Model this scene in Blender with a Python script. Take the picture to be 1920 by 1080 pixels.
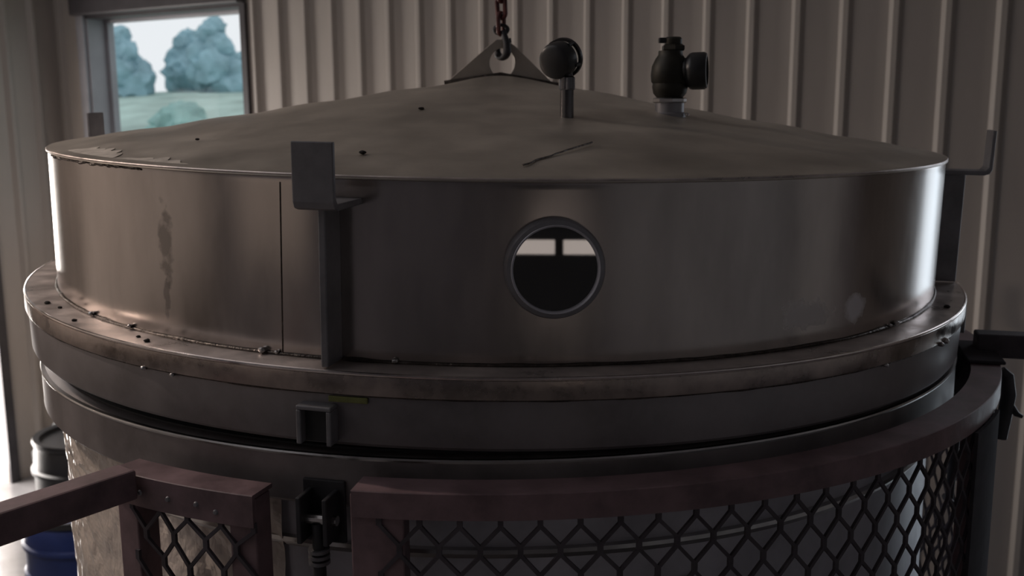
import bpy, bmesh, math, random
from mathutils import Matrix, Vector, noise

random.seed(7)
for o in list(bpy.data.objects):
    bpy.data.objects.remove(o, do_unlink=True)
S = bpy.context.scene
COL = S.collection
R = math.radians
Z0 = 1.83                      # height of the lid rim above the floor
AW = -0.56065                  # heading of the back wall

# ------------------------------------------------------------------ camera
cd = bpy.data.cameras.new('camera')
cam = bpy.data.objects.new('camera', cd)
COL.objects.link(cam)
fw = Vector((0.01132564, 0.98486159, -0.17297217))
rt = Vector((0.99990383, -0.01253922, -0.00592491))
up = Vector((0.00800416, 0.17288844, 0.98490889))
M3 = Matrix((rt, up, -fw)).transposed().to_4x4()
cam.matrix_world = Matrix.Translation((0, -1.8772, 0.06174 + Z0)) @ M3
cd.sensor_width = 36
cd.lens = 1913.2 * 36 / 1920
cd.clip_start = 0.02
cd.clip_end = 400
cd.dof.use_dof = True
cd.dof.focus_distance = 1.22
cd.dof.aperture_fstop = 7.0
S.camera = cam

# ------------------------------------------------------------------ world, lights, exposure
SKY = 0.80
WARM_FILL = 0.175
SKY_FILL = 0.56
COOL_FILL = 0.028
LAMP_FILL = 58
W = bpy.data.worlds.new('overcast_sky')
S.world = W
W.use_nodes = True
bg = W.node_tree.nodes['Background']
bg.inputs[0].default_value = (0.985, 0.965, 1.0, 1)
bg.inputs[1].default_value = SKY
vs = S.view_settings
vs.view_transform = 'Standard'
vs.look = 'None'
vs.exposure = 0.22
vs.gamma = 1.0
vs.use_curve_mapping = False


def room(s, y, z):
    return Vector((s * math.cos(AW) - y * math.sin(AW), s * math.sin(AW) + y * math.cos(AW), z + Z0))


def area(name, loc, direction, sx, sy, power, col):
    l = bpy.data.lights.new(name, 'AREA')
    l.shape = 'RECTANGLE'
    l.size, l.size_y, l.energy, l.color = sx, sy, power, col
    o = bpy.data.objects.new(name, l)
    COL.objects.link(o)
    o.location = loc
    o.rotation_euler = Vector(direction).to_track_quat('-Z', 'Y').to_euler()
    return o


tdir = Vector((math.cos(AW), math.sin(AW), 0))
ndir = Vector((-math.sin(AW), math.cos(AW), 0))
# daylight standing in the two doorways of the hall
area('doorway_daylight', room(-4.03, 1.07, -0.80), tdir, 0.52, 2.0, 43, (1.0, 0.92, 0.86))
area('doorway_daylight', room(1.25, 2.02, -0.50), -ndir, 0.55, 2.5, 5.8, (0.78, 0.86, 1.0))

# ------------------------------------------------------------------ materials
MATS = {}


def mat(name, col, rough=0.5, metal=0.0, nscale=0, namp=0.0, bump=0.0, bscale=60, stretch=(1, 1, 1), ramp=None,
        rvar=0.0, spec=0.5, coat=0.0, emit=None, es=1.0, alpha=None, trans=0.0):
    m = bpy.data.materials.new(name)
    m.use_nodes = True
    nt = m.node_tree
    b = nt.nodes['Principled BSDF']
    I = b.inputs
    I['Base Color'].default_value = (*col, 1)
    I['Roughness'].default_value = rough
    I['Metallic'].default_value = metal
    I['Specular IOR Level'].default_value = spec
    I['Coat Weight'].default_value = coat
    I['Transmission Weight'].default_value = trans
    if emit:
        I['Emission Color'].default_value = (*emit, 1)
        I['Emission Strength'].default_value = es
    if nscale or bump:
        tc = nt.nodes.new('ShaderNodeTexCoord')
        mp = nt.nodes.new('ShaderNodeMapping')
        mp.inputs['Scale'].default_value = stretch
        nt.links.new(tc.outputs['Object'], mp.inputs[0])
    if nscale:
        n = nt.nodes.new('ShaderNodeTexNoise')
        n.inputs['Scale'].default_value = nscale
        n.inputs['Detail'].default_value = 6
        n.inputs['Roughness'].default_value = 0.62
        nt.links.new(mp.outputs[0], n.inputs['Vector'])
        cr = nt.nodes.new('ShaderNodeValToRGB')
        cr.color_ramp.elements[0].position = 0.32
        cr.color_ramp.elements[1].position = 0.68
        lo = ramp[0] if ramp else tuple(c * (1 - namp) for c in col)
        hi = ramp[1] if ramp else tuple(min(1, c * (1 + namp)) for c in col)
        cr.color_ramp.elements[0].color = (*lo, 1)
        cr.color_ramp.elements[1].color = (*hi, 1)
        nt.links.new(n.outputs['Fac'], cr.inputs[0])
        nt.links.new(cr.outputs[0], I['Base Color'])
        if rvar:
            mr = nt.nodes.new('ShaderNodeMapRange')
            mr.inputs['From Min'].default_value = 0.3
            mr.inputs['From Max'].default_value = 0.7
            mr.inputs['To Min'].default_value = max(0.03, rough - rvar)
            mr.inputs['To Max'].default_value = min(1, rough + rvar)
            nt.links.new(n.outputs['Fac'], mr.inputs[0])
            nt.links.new(mr.outputs[0], I['Roughness'])
    if bump:
        n2 = nt.nodes.new('ShaderNodeTexNoise')
        n2.inputs['Scale'].default_value = bscale
        n2.inputs['Detail'].default_value = 4
        nt.links.new(mp.outputs[0], n2.inputs['Vector'])
        bp = nt.nodes.new('ShaderNodeBump')
        bp.inputs['Strength'].default_value = bump
        bp.inputs['Distance'].default_value = 0.01
        nt.links.new(n2.outputs['Fac'], bp.inputs['Height'])
        nt.links.new(bp.outputs[0], I['Normal'])
    MATS[name] = m
    return m


mat('cream_sheet', (0.425, 0.385, 0.35), 0.45, nscale=3, namp=0.10, stretch=(1, 1, 0.25))
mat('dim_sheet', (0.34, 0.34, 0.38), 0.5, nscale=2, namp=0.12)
mat('concrete', (0.22, 0.215, 0.22), 0.22, nscale=2.5, namp=0.3, rvar=0.1, bump=0.05)
mat('ceiling_sheet', (0.34, 0.34, 0.36), 0.6, nscale=2, namp=0.1)
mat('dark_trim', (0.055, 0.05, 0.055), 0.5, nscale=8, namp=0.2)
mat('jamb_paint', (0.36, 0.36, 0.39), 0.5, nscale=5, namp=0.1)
mat('skirt_steel', (0.47, 0.425, 0.40), 0.21, 1.0, nscale=5, namp=0.22, rvar=0.06, stretch=(1.6, 1.6, 0.5))
mat('cone_steel', (0.53, 0.48, 0.42), 0.46, 0.75, nscale=6, namp=0.22, rvar=0.08)
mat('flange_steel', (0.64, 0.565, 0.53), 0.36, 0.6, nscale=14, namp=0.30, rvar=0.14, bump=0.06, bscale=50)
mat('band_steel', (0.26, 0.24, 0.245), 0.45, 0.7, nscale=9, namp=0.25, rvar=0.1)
mat('gasket_rubber', (0.03, 0.03, 0.032), 0.5)
mat('tank_steel', (0.60, 0.59, 0.64), 0.42, 0.2, nscale=7, namp=0.25, rvar=0.12)
mat('tank_rim', (0.26, 0.235, 0.235), 0.42, 0.6, nscale=9, namp=0.3, rvar=0.1)
mat('gauge_stem', (0.16, 0.155, 0.16), 0.3, 1.0, nscale=20, namp=0.2)
mat('strap_paint', (0.07, 0.064, 0.07), 0.95, spec=0.05, nscale=20, namp=0.2)
mat('flange_edge_shaded', (0.40, 0.34, 0.31), 0.30, 0.9, nscale=16, namp=0.40, rvar=0.16, bump=0.08, bscale=40)  # side of the flange, its shading against the top put into the colour
mat('black_iron', (0.05, 0.049, 0.054), 0.5, 0.3, nscale=20, namp=0.3)
mat('bracket_steel', (0.27, 0.265, 0.28), 0.45, 0.5, nscale=16, namp=0.25)
mat('brass_dark', (0.04, 0.037, 0.03), 0.5, 0.5, nscale=20, namp=0.4)
mat('bright_steel', (0.55, 0.53, 0.52), 0.28, 1.0, nscale=20, namp=0.15)
mat('lip_highlight_steel', (0.80, 0.72, 0.68), 0.22, 1.0, nscale=18, namp=0.2, rvar=0.08)
mat('dial_black', (0.028, 0.028, 0.03), 0.35)
mat('red_chain', (0.11, 0.035, 0.033), 0.45, 0.2, nscale=30, namp=0.4)
mat('guard_paint', (0.22, 0.145, 0.155), 0.5, nscale=18, namp=0.35, rvar=0.1, bump=0.05)
mat('mesh_paint', (0.10, 0.088, 0.098), 0.75, spec=0.2, nscale=25, namp=0.3)
mat('weld_bead', (0.10, 0.085, 0.075), 0.4, 0.8, nscale=60, namp=0.5, bump=0.4, bscale=150)
mat('residue', (0.66, 0.60, 0.53), 0.7, nscale=40, namp=0.25, bump=0.2)
mat('debris', (0.02, 0.017, 0.015), 0.8)
mat('tag_paint', (0.20, 0.21, 0.07), 0.5, nscale=30, namp=0.3)
mat('blue_plastic', (0.012, 0.028, 0.13), 0.4, nscale=6, namp=0.2)
mat('black_plastic', (0.02, 0.021, 0.024), 0.4, nscale=6, namp=0.3)
mat('grey_sack', (0.09, 0.095, 0.10), 0.6, nscale=8, namp=0.4)
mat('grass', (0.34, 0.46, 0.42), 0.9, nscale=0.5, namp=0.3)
mat('leaf_far_hazed', (0.26, 0.41, 0.47), 0.9, nscale=1.2, namp=0.25)  # pale blue haze of distance mixed into the leaf colour
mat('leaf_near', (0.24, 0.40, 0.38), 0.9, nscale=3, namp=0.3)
mat('bark', (0.06, 0.05, 0.045), 0.9, nscale=8, namp=0.3)
mat('film', (0.80, 0.69, 0.60), 0.22, 0.0, nscale=7, namp=0.2, rvar=0.08, bump=0.9, bscale=26, stretch=(1, 1, 0.6), spec=0.8, coat=0.6)
mat('partition_board', (0.12, 0.12, 0.13), 0.7, nscale=3, namp=0.1)
mat('warm_fill_pane', (0.5, 0.45, 0.4), 0.5, emit=(1.0, 0.84, 0.73), es=WARM_FILL)
mat('cool_fill_pane', (0.5, 0.5, 0.5), 0.5, emit=(0.82, 0.88, 1.0), es=COOL_FILL)
mat('fill_skylight_sheet', (0.5, 0.5, 0.5), 0.5, emit=(0.96, 0.95, 1.0), es=SKY_FILL)
mat('frosted_strip', (0.5, 0.45, 0.4), 0.5, emit=(1.0, 0.86, 0.78), es=1.6)
def add_stains(m, spots):
    nt = m.node_tree
    b = nt.nodes['Principled BSDF']
    base = b.inputs['Base Color'].links[0].from_socket
    tc = nt.nodes.new('ShaderNodeTexCoord')
    nz = nt.nodes.new('ShaderNodeTexNoise')
    nz.inputs['Scale'].default_value = 55
    nz.inputs['Detail'].default_value = 5
    nt.links.new(tc.outputs['Object'], nz.inputs['Vector'])
    for c, ext, az, col, amt, edge, dull, rgh in spots:
        mp = nt.nodes.new('ShaderNodeMapping')
        mp.vector_type = 'TEXTURE'
        mp.inputs['Location'].default_value = c
        mp.inputs['Rotation'].default_value = (0, 0, math.radians(az))
        mp.inputs['Scale'].default_value = ext
        nt.links.new(tc.outputs['Object'], mp.inputs[0])
        ln = nt.nodes.new('ShaderNodeVectorMath')
        ln.operation = 'LENGTH'
        nt.links.new(mp.outputs[0], ln.inputs[0])
        ad = nt.nodes.new('ShaderNodeMath')
        ad.operation = 'MULTIPLY_ADD'
        nt.links.new(nz.outputs['Fac'], ad.inputs[0])
        ad.inputs[1].default_value = edge
        nt.links.new(ln.outputs['Value'], ad.inputs[2])
        mr = nt.nodes.new('ShaderNodeMapRange')
        mr.inputs['From Min'].default_value = 0.6 + edge * 0.5
        mr.inputs['From Max'].default_value = 1.0 + edge * 0.5
        mr.inputs['To Min'].default_value = amt
        mr.inputs['To Max'].default_value = 0.0
        nt.links.new(ad.outputs[0], mr.inputs[0])
        mx = nt.nodes.new('ShaderNodeMix')
        mx.data_type = 'RGBA'
        nt.links.new(mr.outputs[0], mx.inputs['Factor'])
        nt.links.new(base, mx.inputs['A'])
        mx.inputs['B'].default_value = (*col, 1)
        base = mx.outputs['Result']
        # stained steel is also less metallic and rougher
        ml = nt.nodes.new('ShaderNodeMath')
        ml.operation = 'MULTIPLY_ADD'
        nt.links.new(mr.outputs[0], ml.inputs[0])
        ml.inputs[1].default_value = -dull
        prev = b.inputs['Metallic']
        if prev.links:
            nt.links.new(prev.links[0].from_socket, ml.inputs[2])
        else:
            ml.inputs[2].default_value = prev.default_value
        nt.links.new(ml.outputs[0], b.inputs['Metallic'])
        if rgh:
            rm = nt.nodes.new('ShaderNodeMath')
            rm.operation = 'MULTIPLY_ADD'
            nt.links.new(mr.outputs[0], rm.inputs[0])
            rm.inputs[1].default_value = rgh
            nt.links.new(b.inputs['Roughness'].links[0].from_socket, rm.inputs[2])
            nt.links.new(rm.outputs[0], b.inputs['Roughness'])
    nt.links.new(base, b.inputs['Base Color'])


def _p(r, az, z):
    return (r * math.sin(math.radians(az)), -r * math.cos(math.radians(az)), z)


add_stains(MATS['skirt_steel'], [
    (_p(0.75, -33.0, -0.095), (0.014, 0.08, 0.050), -33.0, (0.12, 0.10, 0.085), 0.5, 1.8, 0.6, 0),
    (_p(0.75, -33.2, -0.160), (0.006, 0.08, 0.030), -33.2, (0.11, 0.09, 0.08), 0.5, 2.0, 0.6, 0),
    (_p(0.75, 37.6, -0.172), (0.026, 0.10, 0.020), 37.6, (0.85, 0.82, 0.84), 0.8, 1.0, 0.35, 0.5),
    (_p(0.75, 30.5, -0.172), (0.05, 0.10, 0.022), 30.5, (0.75, 0.71, 0.70), 0.55, 1.6, 0.3, 0.45)])
# sight-glass and window panes
def pane_mat(name, fac, tint):
    m = bpy.data.materials.new(name)
    m.use_nodes = True
    nt = m.node_tree
    nt.nodes.remove(nt.nodes['Principled BSDF'])
    out = nt.nodes['Material Output']
    tr = nt.nodes.new('ShaderNodeBsdfTransparent')
    tr.inputs[0].default_value = (*tint, 1)
    gl = nt.nodes.new('ShaderNodeBsdfGlossy')
    gl.inputs['Roughness'].default_value = 0.015
    mx = nt.nodes.new('ShaderNodeMixShader')
    mx.inputs[0].default_value = fac
    nt.links.new(tr.outputs[0], mx.inputs[1])
    nt.links.new(gl.outputs[0], mx.inputs[2])
    nt.links.new(mx.outputs[0], out.inputs[0])
    MATS[name] = m
pane_mat('window_glass', 0.0015, (0.95, 0.98, 0.98))
pane_mat('sight_glass_pane', 0.20, (0.15, 0.15, 0.16))


# ------------------------------------------------------------------ mesh helpers
def bm_obj(name, bm, m, parent=None, smooth=False, loc=(0, 0, 0), rot=(0, 0, 0), bevel=0.0):
    me = bpy.data.meshes.new(name)
    bmesh.ops.recalc_face_normals(bm, faces=bm.faces[:])
    bm.to_mesh(me)
    bm.free()
    me.materials.append(MATS[m])
    o = bpy.data.objects.new(name, me)
    COL.objects.link(o)
    o.location = loc
    o.rotation_euler = rot
    if parent:
        o.parent = parent
    if smooth:
        for p in me.polygons:
            p.use_smooth = True
        md = o.modifiers.new('edges', 'EDGE_SPLIT')
        md.split_angle = R(35)
    if bevel:
        b = o.modifiers.new('bevel', 'BEVEL')
        b.width = bevel
        b.segments = 2
        b.limit_method = 'ANGLE'
        b.angle_limit = R(40)
    return o


def copy_obj(src, name, parent, loc, rot=None):
    o = src.copy()
    o.name = name
    COL.objects.link(o)
    o.parent = parent
    o.location = loc
    if rot is not None:
        o.rotation_euler = rot
    return o


def box(bm, x0, x1, y0, y1, z0, z1, mx=None):
    vs_ = [bm.verts.new((x, y, z)) for x in (x0, x1) for y in (y0, y1) for z in (z0, z1)]
    if mx is not None:
        for v in vs_:
            v.co = mx @ v.co
    for f in ((0, 1, 3, 2), (4, 6, 7, 5), (0, 4, 5, 1), (2, 3, 7, 6), (0, 2, 6, 4), (1, 5, 7, 3)):
        bm.faces.new([vs_[i] for i in f])
    return bm


def lathe(bm, prof, n=128, a0=None, a1=None, mx=None, closed=False):
    """prof: (r, z) list; angle measured from -y towards +x (degrees)."""
    full = a0 is None
    if full:
        a0, a1 = 0, 360
    cnt = n if full else n + 1
    rings = []
    for i in range(cnt):
        a = R(a0 + (a1 - a0) * i / n)
        ring = []
        for r, z in prof:
            p = Vector((r * math.sin(a), -r * math.cos(a), z))
            ring.append(bm.verts.new(mx @ p if mx is not None else p))
        rings.append(ring)
    k = len(prof)
    last = n if full else n
    for i in range(last):
        A, B = rings[i], rings[(i + 1) % cnt]
        for j in range(k if closed else k - 1):
            j2 = (j + 1) % k
            try:
                bm.faces.new((A[j], B[j], B[j2], A[j2]))
            except ValueError:
                pass
    if not full and closed:
        bm.faces.new(rings[0])
        bm.faces.new(rings[-1][::-1])
    bmesh.ops.remove_doubles(bm, verts=bm.verts[:], dist=1e-6)
    return bm


def tube(bm, pts, rad, seg=10, close=False):
    pts = [Vector(p) for p in pts]
    n = len(pts)
    rings = []
    prev = None
    for i, p in enumerate(pts):
        if close:
            d = (pts[(i + 1) % n] - pts[i - 1]).normalized()
        else:
            d = (pts[min(i + 1, n - 1)] - pts[max(i - 1, 0)]).normalized()
        if prev is None:
            u = d.orthogonal().normalized()
        else:
            u = (prev - d * prev.dot(d)).normalized()
        prev = u
        v = d.cross(u)
        r = rad[i] if isinstance(rad, (list, tuple)) else rad
        rings.append([bm.verts.new(p + r * (math.cos(t) * u + math.sin(t) * v)) for t in [2 * math.pi * k / seg for k in range(seg)]])
    for i in range(n if close else n - 1):
        A, B = rings[i], rings[(i + 1) % n]
        for k in range(seg):
            bm.faces.new((A[k], A[(k + 1) % seg], B[(k + 1) % seg], B[k]))
    if not close:
        bm.faces.new(rings[0][::-1])
        bm.faces.new(rings[-1])
    return bm


def empty(name, loc, rot=(0, 0, 0)):
    o = bpy.data.objects.new(name, None)
    o.empty_display_size = 0.1
    COL.objects.link(o)
    o.location = loc
    o.rotation_euler = rot
    return o


def tag(o, label, cat, group=None):
    o['label'] = label
    o['category'] = cat
    if group:
        o['group'] = group
    return o


def pol(r, az, z=0.0):
    return Vector((r * math.sin(R(az)), -r * math.cos(R(az)), z))


def polmx(az, z=0.0):
    """local x = tangential (increasing azimuth), local y = radial outward, local z = up."""
    e_r = pol(1, az)
    e_t = Vector((math.cos(R(az)), math.sin(R(az)), 0))
    m = Matrix(((e_t.x, e_r.x, 0, 0), (e_t.y, e_r.y, 0, 0), (0, 0, 1, z), (0, 0, 0, 1)))
    return m


# ------------------------------------------------------------------ the hall (coordinates: s along back wall, y depth, z)
SMIN, SMAX, YMIN, YMAX, ZF, ZC = -3.85, 3.6, -6.2, 1.818, -1.83, 2.5
TH = 0.15


def struct(name, bm, m, parent=None, **k):
    o = bm_obj(name, bm, m, parent, **k)
    if parent is None:
        o.rotation_euler = (0, 0, AW)
        o.location = (0, 0, Z0)
        o['kind'] = 'structure'
    return o


bm = bmesh.new()
box(bm, SMIN - TH, SMAX + TH, YMIN - TH, YMAX + TH, ZF - 0.12, ZF)
struct('floor', bm, 'concrete')
bm = bmesh.new()
SKL = (-3.7, -0.9, -5.2, -0.2)
box(bm, SMIN - TH, SKL[0], YMIN - TH, YMAX + TH, ZC, ZC + 0.1)
box(bm, SKL[1], SMAX + TH, YMIN - TH, YMAX + TH, ZC, ZC + 0.1)
box(bm, SKL[0], SKL[1], YMIN - TH, SKL[2], ZC, ZC + 0.1)
box(bm, SKL[0], SKL[1], SKL[3], YMAX + TH, ZC, ZC + 0.1)
struct('ceiling', bm, 'ceiling_sheet')
bm = bmesh.new()
for i in range(4):
    u_ = SKL[0] + (SKL[1] - SKL[0]) * i / 3
    box(bm, max(SKL[0], u_ - 0.03), min(SKL[1], u_ + 0.03), SKL[2], SKL[3], ZC + 0.0, ZC + 0.06)
fill_frame = struct('fill_skylight', bm, 'dark_trim')  # added glowing skylight, overhead fill for upward faces
for i in range(3):
    bm = bmesh.new()
    a_ = SKL[0] + (SKL[1] - SKL[0]) * i / 3 + 0.03
    box(bm, a_, a_ + (SKL[1] - SKL[0]) / 3 - 0.06, SKL[2], SKL[3], ZC + 0.02, ZC + 0.04)
    bm_obj('pane', bm, 'fill_skylight_sheet', fill_frame)


def wall_with_holes(name, axis, pos, out, u0, u1, holes, m):
    """axis 's': wall runs along s at depth y=pos; 'y': runs along y at s=pos. out = +1/-1 side of thickness."""
    bm = bmesh.new()
    a, b = sorted((pos, pos + out * TH))

    def slab(p0, p1, q0, q1):
        if p1 - p0 < 1e-4 or q1 - q0 < 1e-4:
            return
        if axis == 's':
            box(bm, p0, p1, a, b, q0, q1)
        else:
            box(bm, a, b, p0, p1, q0, q1)
    cur = u0
    for h0, h1, z0, z1 in sorted(holes):
        slab(cur, h0, ZF, ZC)
        slab(h0, h1, ZF, z0)
        slab(h0, h1, z1, ZC)
        cur = h1
    slab(cur, u1, ZF, ZC)
    return struct(name, bm, m)


WIN = (-3.60, -2.50, -0.55, 0.535)
DOOR2 = (0.98, 1.52, ZF, 0.80)
DOOR1 = (0.80, 1.34, ZF, 0.25)
WARMFILL = (-5.6, -0.9, -1.05, 0.95)
RIGHTFILL = (-2.6, 1.4, -1.2, 0.9)
FRONTFILL = (-3.1, -1.0, -1.05, 0.95)
wall_back = wall_with_holes('wall_back', 's', YMAX, 1, SMIN - TH, SMAX + TH, [WIN, DOOR2], 'cream_sheet')
wall_left = wall_with_holes('wall_left', 'y', SMIN, -1, YMIN - TH, YMAX, [DOOR1, WARMFILL], 'cream_sheet')
wall_front = wall_with_holes('wall_front', 's', YMIN, -1, SMIN - TH, SMAX + TH, [FRONTFILL], 'dim_sheet')
wall_right = wall_with_holes('wall_right', 'y', SMAX, 1, YMIN - TH, YMAX, [RIGHTFILL], 'dim_sheet')

# ribs of the metal wall sheeting: every rib its own piece
SP = 0.1524
S0 = -2.25380


def rib_mesh(length):
    bm = bmesh.new()
    prof = [(-0.030, 0.0), (-0.012, -0.020), (0.004, -0.020), (0.015, 0.0)]
    lo = [bm.verts.new((x, y, 0)) for x, y in prof]
    hi = [bm.verts.new((x, y, length)) for x, y in prof]
    for i in range(4):
        j = (i + 1) % 4
        bm.faces.new((lo[i], lo[j], hi[j], hi[i]))
    bm.faces.new(lo[::-1])
    bm.faces.new(hi)
    bmesh.ops.recalc_face_normals(bm, faces=bm.faces[:])
    me = bpy.data.meshes.new('rib')
    bm.to_mesh(me)
    bm.free()
    me.materials.append(MATS['cream_sheet'])
    return me


rib_cache = {}


def rib(parent, loc, rz, length):
    k = round(length, 3)
    if k not in rib_cache:
        rib_cache[k] = rib_mesh(length)
    o = bpy.data.objects.new('rib', rib_cache[k])
    COL.objects.link(o)
    o.parent = parent
    o.location = loc
    o.rotation_euler = (0, 0, rz)


def rib_run(parent, u, fixed, rz, along, holes):
    spans = [(ZF, ZC)]
    for h0, h1, z0, z1 in holes:
        if h0 - 0.075 < u < h1 + 0.075:
            spans = [(ZF, z0 - 0.07), (z1 + 0.07, ZC)]
    for a, b in spans:
        if b - a > 0.05:
            loc = (u, fixed, a) if along == 's' else (fixed, u, a)
            rib(parent, loc, rz, b - a)


k = math.ceil((SMIN + 0.05 - S0) / SP)
while S0 + k * SP < SMAX - 0.05:
    rib_run(wall_back, S0 + k * SP - 0.014, YMAX, 0, 's', [WIN, DOOR2])
    k += 1
u = YMAX - 0.13
while u > -1.2:
    rib_run(wall_left, u, SMIN, math.pi / 2, 'y', [DOOR1, WARMFILL])
    u -= SP

# window in the back wall, with deep reveal, dark head and glass
f = bmesh.new()
w0, w1, z0, z1 = WIN
yo = YMAX + TH
box(f, w0, w0 + 0.035, yo - 0.05, yo - 0.01, z0, z1)
box(f, w1 - 0.035, w1, yo - 0.05, yo - 0.01, z0, z1)
box(f, w0 + 0.035, w1 - 0.035, yo - 0.05, yo - 0.01, z1 - 0.03, z1)
box(f, w0 + 0.035, w1 - 0.035, yo - 0.05, yo - 0.01, z0, z0 + 0.035)
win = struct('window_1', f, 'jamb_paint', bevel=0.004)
f = bmesh.new()
box(f, w0 + 0.035, w1 - 0.035, yo - 0.032, yo - 0.027, z0 + 0.035, z1 - 0.03)
bm_obj('pane', f, 'window_glass', win)
f = bmesh.new()
box(f, w0 - 0.05, w1 + 0.03, YMAX - 0.06, YMAX, z1, z1 + 0.13)
bm_obj('window_head', f, 'dark_trim', win, bevel=0.006)
f = bmesh.new()
box(f, w1, w1 + 0.032, YMAX - 0.02, YMAX, z0, z1)
bm_obj('side_trim', f, 'dark_trim', win)
f = bmesh.new()
box(f, w0 - 0.055, w0, YMAX - 0.02, YMAX, z0, z1)
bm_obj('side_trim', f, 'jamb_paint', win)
f = bmesh.new()
box(f, w0 - 0.05, w1 + 0.03, YMAX - 0.04, YMAX, z0 - 0.05, z0)
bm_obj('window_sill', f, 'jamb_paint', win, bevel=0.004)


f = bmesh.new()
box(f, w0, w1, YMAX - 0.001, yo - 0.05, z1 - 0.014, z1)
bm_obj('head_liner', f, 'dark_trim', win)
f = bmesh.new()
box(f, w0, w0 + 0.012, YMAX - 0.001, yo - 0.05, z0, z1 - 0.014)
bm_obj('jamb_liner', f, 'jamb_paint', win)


def door_casing(name, axis, pos, hole, out):
    bm = bmesh.new()
    h0, h1, z0, z1 = hole
    a, b = sorted((pos - out * 0.012, pos + out * TH))
    for p0, p1, q0, q1 in ((h0 - 0.05, h0, z0, z1 + 0.05), (h1, h1 + 0.05, z0, z1 + 0.05), (h0, h1, z1, z1 + 0.05)):
        if axis == 's':
            box(bm, p0, p1, pos - out * 0.02, pos, q0, q1)
        else:
            box(bm, pos, pos - out * 0.02, p0, p1, q0, q1)
    return struct(name, bm, 'dark_trim')


door_casing('door_1', 'y', SMIN, DOOR1, -1)
door_casing('door_2', 's', YMAX, DOOR2, 1)


def frosted(name, axis, pos, hole, n, out, pm='warm_fill_pane'):
    """a run of added glowing panels set into an unseen wall, with mullions"""
    h0, h1, z0, z1 = hole
    bm = bmesh.new()
    c = pos + out * 0.05
    step = (h1 - h0) / n
    for i in range(n + 1):
        p = h0 + i * step
        p0, p1 = max(h0, p - 0.03), min(h1, p + 0.03)
        if axis == 's':
            box(bm, p0, p1, c - 0.03, c + 0.03, z0, z1)
        else:
            box(bm, c - 0.03, c + 0.03, p0, p1, z0, z1)
    o = struct(name, bm, 'dark_trim')
    for i in range(n):
        b2 = bmesh.new()
        p0, p1 = h0 + i * step + 0.03, h0 + (i + 1) * step - 0.03
        if axis == 's':
            box(b2, p0, p1, c - 0.006, c + 0.006, z0, z1)
        else:
            box(b2, c - 0.006, c + 0.006, p0, p1, z0, z1)
        bm_obj('pane', b2, pm, o)


frosted('warm_fill_left', 'y', SMIN, WARMFILL, 4, -1)  # added warm glow panels, fill for the left of the skirt
frosted('warm_fill_front', 's', YMIN, FRONTFILL, 2, -1)  # same added warm fill, on the unseen front wall
frosted('cool_fill_right', 'y', SMAX, RIGHTFILL, 4, 1, 'cool_fill_pane')  # added cool glow panels, fill for the right side

PSH = -0.14
# added angled partition, unseen; its strip window gives the sight glass its bright band
pc = room(3.05, -3.05, 0) + Vector((0.67, 0.74, 0)) * PSH
pdir = Vector((0.74, -0.672, 0))
pd = (tdir * 0.705 + ndir * -0.709).normalized()
pt = Vector((-pd.y, pd.x, 0))
part_rot = math.atan2(pt.y, pt.x)
bm = bmesh.new()
SZ0, SZ1 = -0.758, -0.684
box(bm, -0.75, 0.75, -0.04, 0.04, ZF, SZ0)
box(bm, -0.75, 0.75, -0.04, 0.04, SZ1, 0.6)
box(bm, -0.75, -0.36, -0.04, 0.04, SZ0, SZ1)
box(bm, 0.36, 0.75, -0.04, 0.04, SZ0, SZ1)
wp = bm_obj('added_partition', bm, 'partition_board', loc=(pc.x, pc.y, Z0), rot=(0, 0, part_rot))
wp['kind'] = 'structure'
bm = bmesh.new()
box(bm, -0.02, 0.02, -0.02, 0.03, SZ0, SZ1)
w4 = bm_obj('window_4', bm, 'dark_trim', loc=(pc.x, pc.y, Z0), rot=(0, 0, part_rot))
w4['kind'] = 'structure'
for a, b in ((-0.36, -0.02), (0.02, 0.36)):
    bm = bmesh.new()
    box(bm, a, b, -0.006, 0.006, SZ0, SZ1)
    bm_obj('pane', bm, 'frosted_strip', w4)

# ------------------------------------------------------------------ outdoors beyond the window
bm = bmesh.new()
NX, NY = 40, 50
grid = []
for i in range(NX + 1):
    row = []
    for j in range(NY + 1):
        s = -170 + 190 * i / NX
        y = YMAX + TH + 0.05 + 120 * (j / NY) ** 1.6
        d = y - YMAX
        z = ZF - 0.25 + 3.35 * (1 / (1 + math.exp(-(d - 17) / 5.0)) - 0.03) + 0.15 * noise.noise(Vector((s * 0.1, y * 0.1, 0)))
        row.append(bm.verts.new((s, y, z)))
    grid.append(row)
for i in range(NX):
    for j in range(NY):
        bm.faces.new((grid[i][j], grid[i + 1][j], grid[i + 1][j + 1], grid[i][j + 1]))
g = bm_obj('ground_outside', bm, 'grass', loc=(0, 0, Z0), rot=(0, 0, AW), smooth=True)
g['kind'] = 'structure'


def foliage(bm, c, r, seed, sub=3, squash=1.0):
    ret = bmesh.ops.create_icosphere(bm, subdivisions=sub, radius=1.0)
    for v in ret['verts']:
        n_ = noise.noise(v.co * 2.2 + Vector((seed * 7.1, seed, 0))) * 0.35 + noise.noise(v.co * 6 + Vector((seed, 0, seed))) * 0.16
        v.co = Vector(c) + v.co * r * (1 + n_) * 1.0
        v.co.z = c[2] + (v.co.z - c[2]) * squash


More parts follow.
